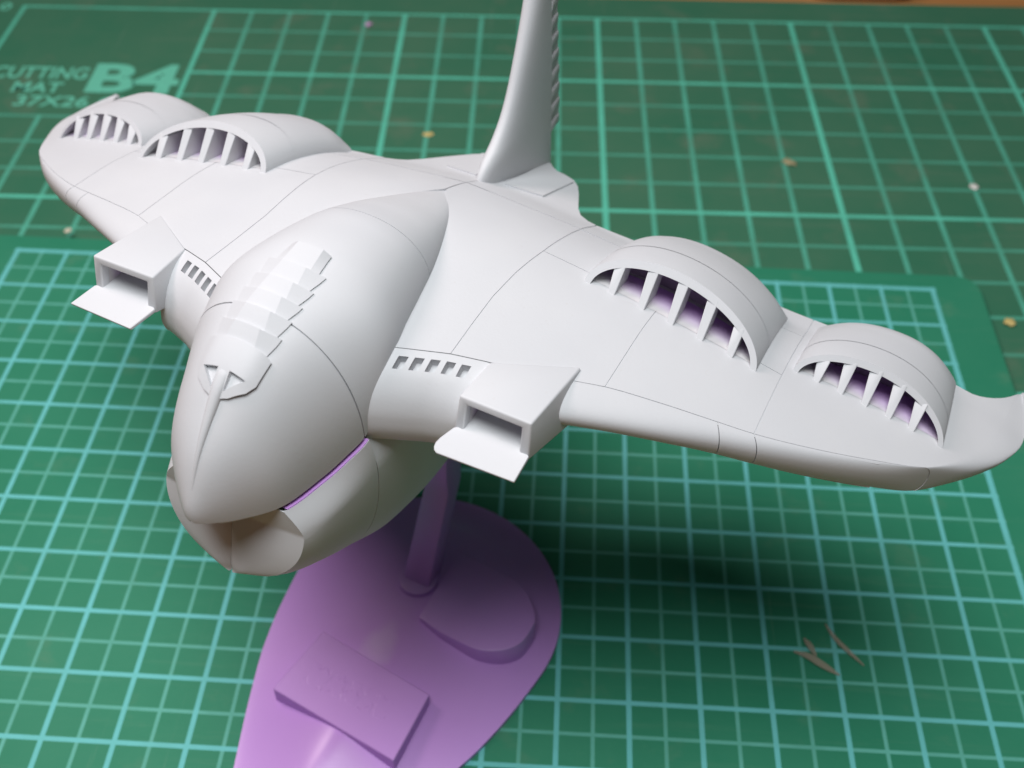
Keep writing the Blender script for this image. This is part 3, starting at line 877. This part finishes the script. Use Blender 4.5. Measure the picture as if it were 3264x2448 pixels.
# post leaning backwards, with a kinked head
def post_sec(c, ux, hw_, hd, z):
    return [(c[0]-hw_, c[1]-hd, z), (c[0]+hw_, c[1]-hd, z), (c[0]+hw_, c[1]+hd, z), (c[0]-hw_, c[1]+hd, z)]
secs = [((.02, .0), .21, .21, .30), ((.04, .80), .19, .20, 2.0), ((-.03, .90), .20, .22, 2.25), ((-.03, .98), .21, .24, 3.7)]
Gp = np.array([post_sec(c, 0, a, b_, z) for c, a, b_, z in secs])
V = Gp.reshape(-1, 3); F = grid_faces(4, 4, 0, True)+[(3, 2, 1, 0), (12, 13, 14, 15)]
build('post', V, F, LAV, stand, 30, bevel=.02, segs=2)
# collar round the post's foot
ring = [(.02+.31*math.cos(t)*1.0, .02+.31*math.sin(t)) for t in np.linspace(0, 2*math.pi, 33)[:-1]]
prism('post_collar', [(x, y, .60) for x, y in [(.02+(x-.02)*.9, y*.9) for x, y in ring]], [(x, y, .3) for x, y in ring], LAV, stand, bevel=.02, segs=2, angle=30)

# ------------------------------------------------------------------ crumbs on the mats
OFF = np.zeros(3)
def crumb(name, x, y, z, r, mat, label, cat, flat=.4, el=1.0, ang=0.0):
    bm = bmesh.new(); bmesh.ops.create_icosphere(bm, subdivisions=2, radius=r*U)
    for v in bm.verts:
        k = 1+.25*math.sin(v.co.x*9e3/r+v.co.y*5e3)*.6+random.uniform(-.12, .12)
        v.co = Vector((v.co.x*k*el, v.co.y*k, v.co.z*k*flat))
    me = bpy.data.meshes.new(name); bm.to_mesh(me); bm.free()
    o = link(name, me, mat, None, 60); o.location = (x*U, y*U, (z+r*flat*.75)*U); o.rotation_euler = (0, 0, ang)
    return tag(o, label, cat, 'crumbs scattered on the mats')
PINK = plain('pink_scrap', (.62, .38, .62)); CREAM = plain('cream_scrap', (.72, .66, .50)); TAN = plain('tan_scrap', (.40, .36, .20)); WHITEC = plain('white_scrap', (.8, .78, .72)); YEL = plain('yellow_scrap', (.70, .55, .20)); BROWN = plain('brown_flake', (.60, .52, .40), .5, .42)
crumb('resin_crumb', 4.11, -.59, 0, .10, PINK, 'pale pink resin crumb near the far edge of the larger mat', 'crumb')
crumb('resin_crumb', 18.0, -6.9, 0, .10, WHITEC, 'white crumb on the larger mat at far right', 'crumb')
crumb('resin_crumb', 17.6, -11.15, 0, .11, YEL, 'yellow crumb beside the right edge of the smaller mat', 'crumb')
crumb('resin_crumb', 14.12, -6.16, 0, .11, TAN, 'tan elongated crumb on the larger mat, right of the tail', 'crumb', .3, 1.7, -.6)
crumb('resin_crumb', -.93, -9.36, .2, .075, CREAM, 'cream crumb on the margin of the smaller mat behind the left intake', 'crumb')
crumb('resin_crumb', 6.04, -5.4, 0, .085, YEL, 'pale yellow speck on the larger mat in front of the tail fin', 'crumb', .25, 1.5)
# brown flakes under the right wing: thin curled shavings
def flake(name, pts, w, label):
    P = np.array(pts, float); n = len(P); d = np.gradient(P[:, :2], axis=0); d /= np.linalg.norm(d, axis=1, keepdims=True)
    nn = np.c_[-d[:, 1], d[:, 0]]
    ww = w*np.sin(np.linspace(.25, math.pi-.2, n))
    top = [(p[0]+a[0]*k, p[1]+a[1]*k, p[2]+.012) for p, a, k in zip(P, nn, ww)]+[(p[0]-a[0]*k, p[1]-a[1]*k, p[2]+.012) for p, a, k in list(zip(P, nn, ww))[::-1]]
    bot = [(x, y, z-.012) for x, y, z in top]
    o = prism(name, top, bot, BROWN, None)
    return tag(o, label, 'flake', 'brown shavings on the smaller mat')
flake('shaving', curve([(12.42, -18.42, .22), (12.62, -18.52, .26), (12.82, -18.66, .25), (13.02, -18.78, .22)], 12), .055, 'broad pale brown shaving on the smaller mat under the right wing')
flake('shaving', curve([(12.60, -18.20, .22), (12.66, -18.36, .27), (12.72, -18.52, .27)], 10), .045, 'short upright brown shaving beside the broad shaving')
flake('shaving', curve([(12.95, -17.95, .22), (13.02, -18.15, .25), (13.18, -18.38, .25), (13.40, -18.62, .22)], 14), .035, 'thin curved brown shaving behind the broad shaving')
# white tube end beyond the far edge of the larger mat
OFF = np.zeros(3)
ring = [(math.cos(t), math.sin(t)) for t in np.linspace(0, 2*math.pi, 25)[:-1]]
xs_ = [(15.9, .0), (15.95, .35), (16.4, .42), (18.1, .42), (18.5, .36), (18.55, .0)]
G = np.array([[(x, 2.05+r*a, .11+r*b_) for a, b_ in ring] for x, r in xs_])
tb_ = build('paint_tube', G.reshape(-1, 3), grid_faces(len(xs_), 24, 0, True), plain('white_plastic', (.8, .8, .8), .4, None, .05), None, 40)
tag(tb_, 'white tube lying beyond the far edge of the larger mat', 'tube')
print('faces', sum(len(o.data.polygons) for o in bpy.data.objects if o.type == 'MESH'))
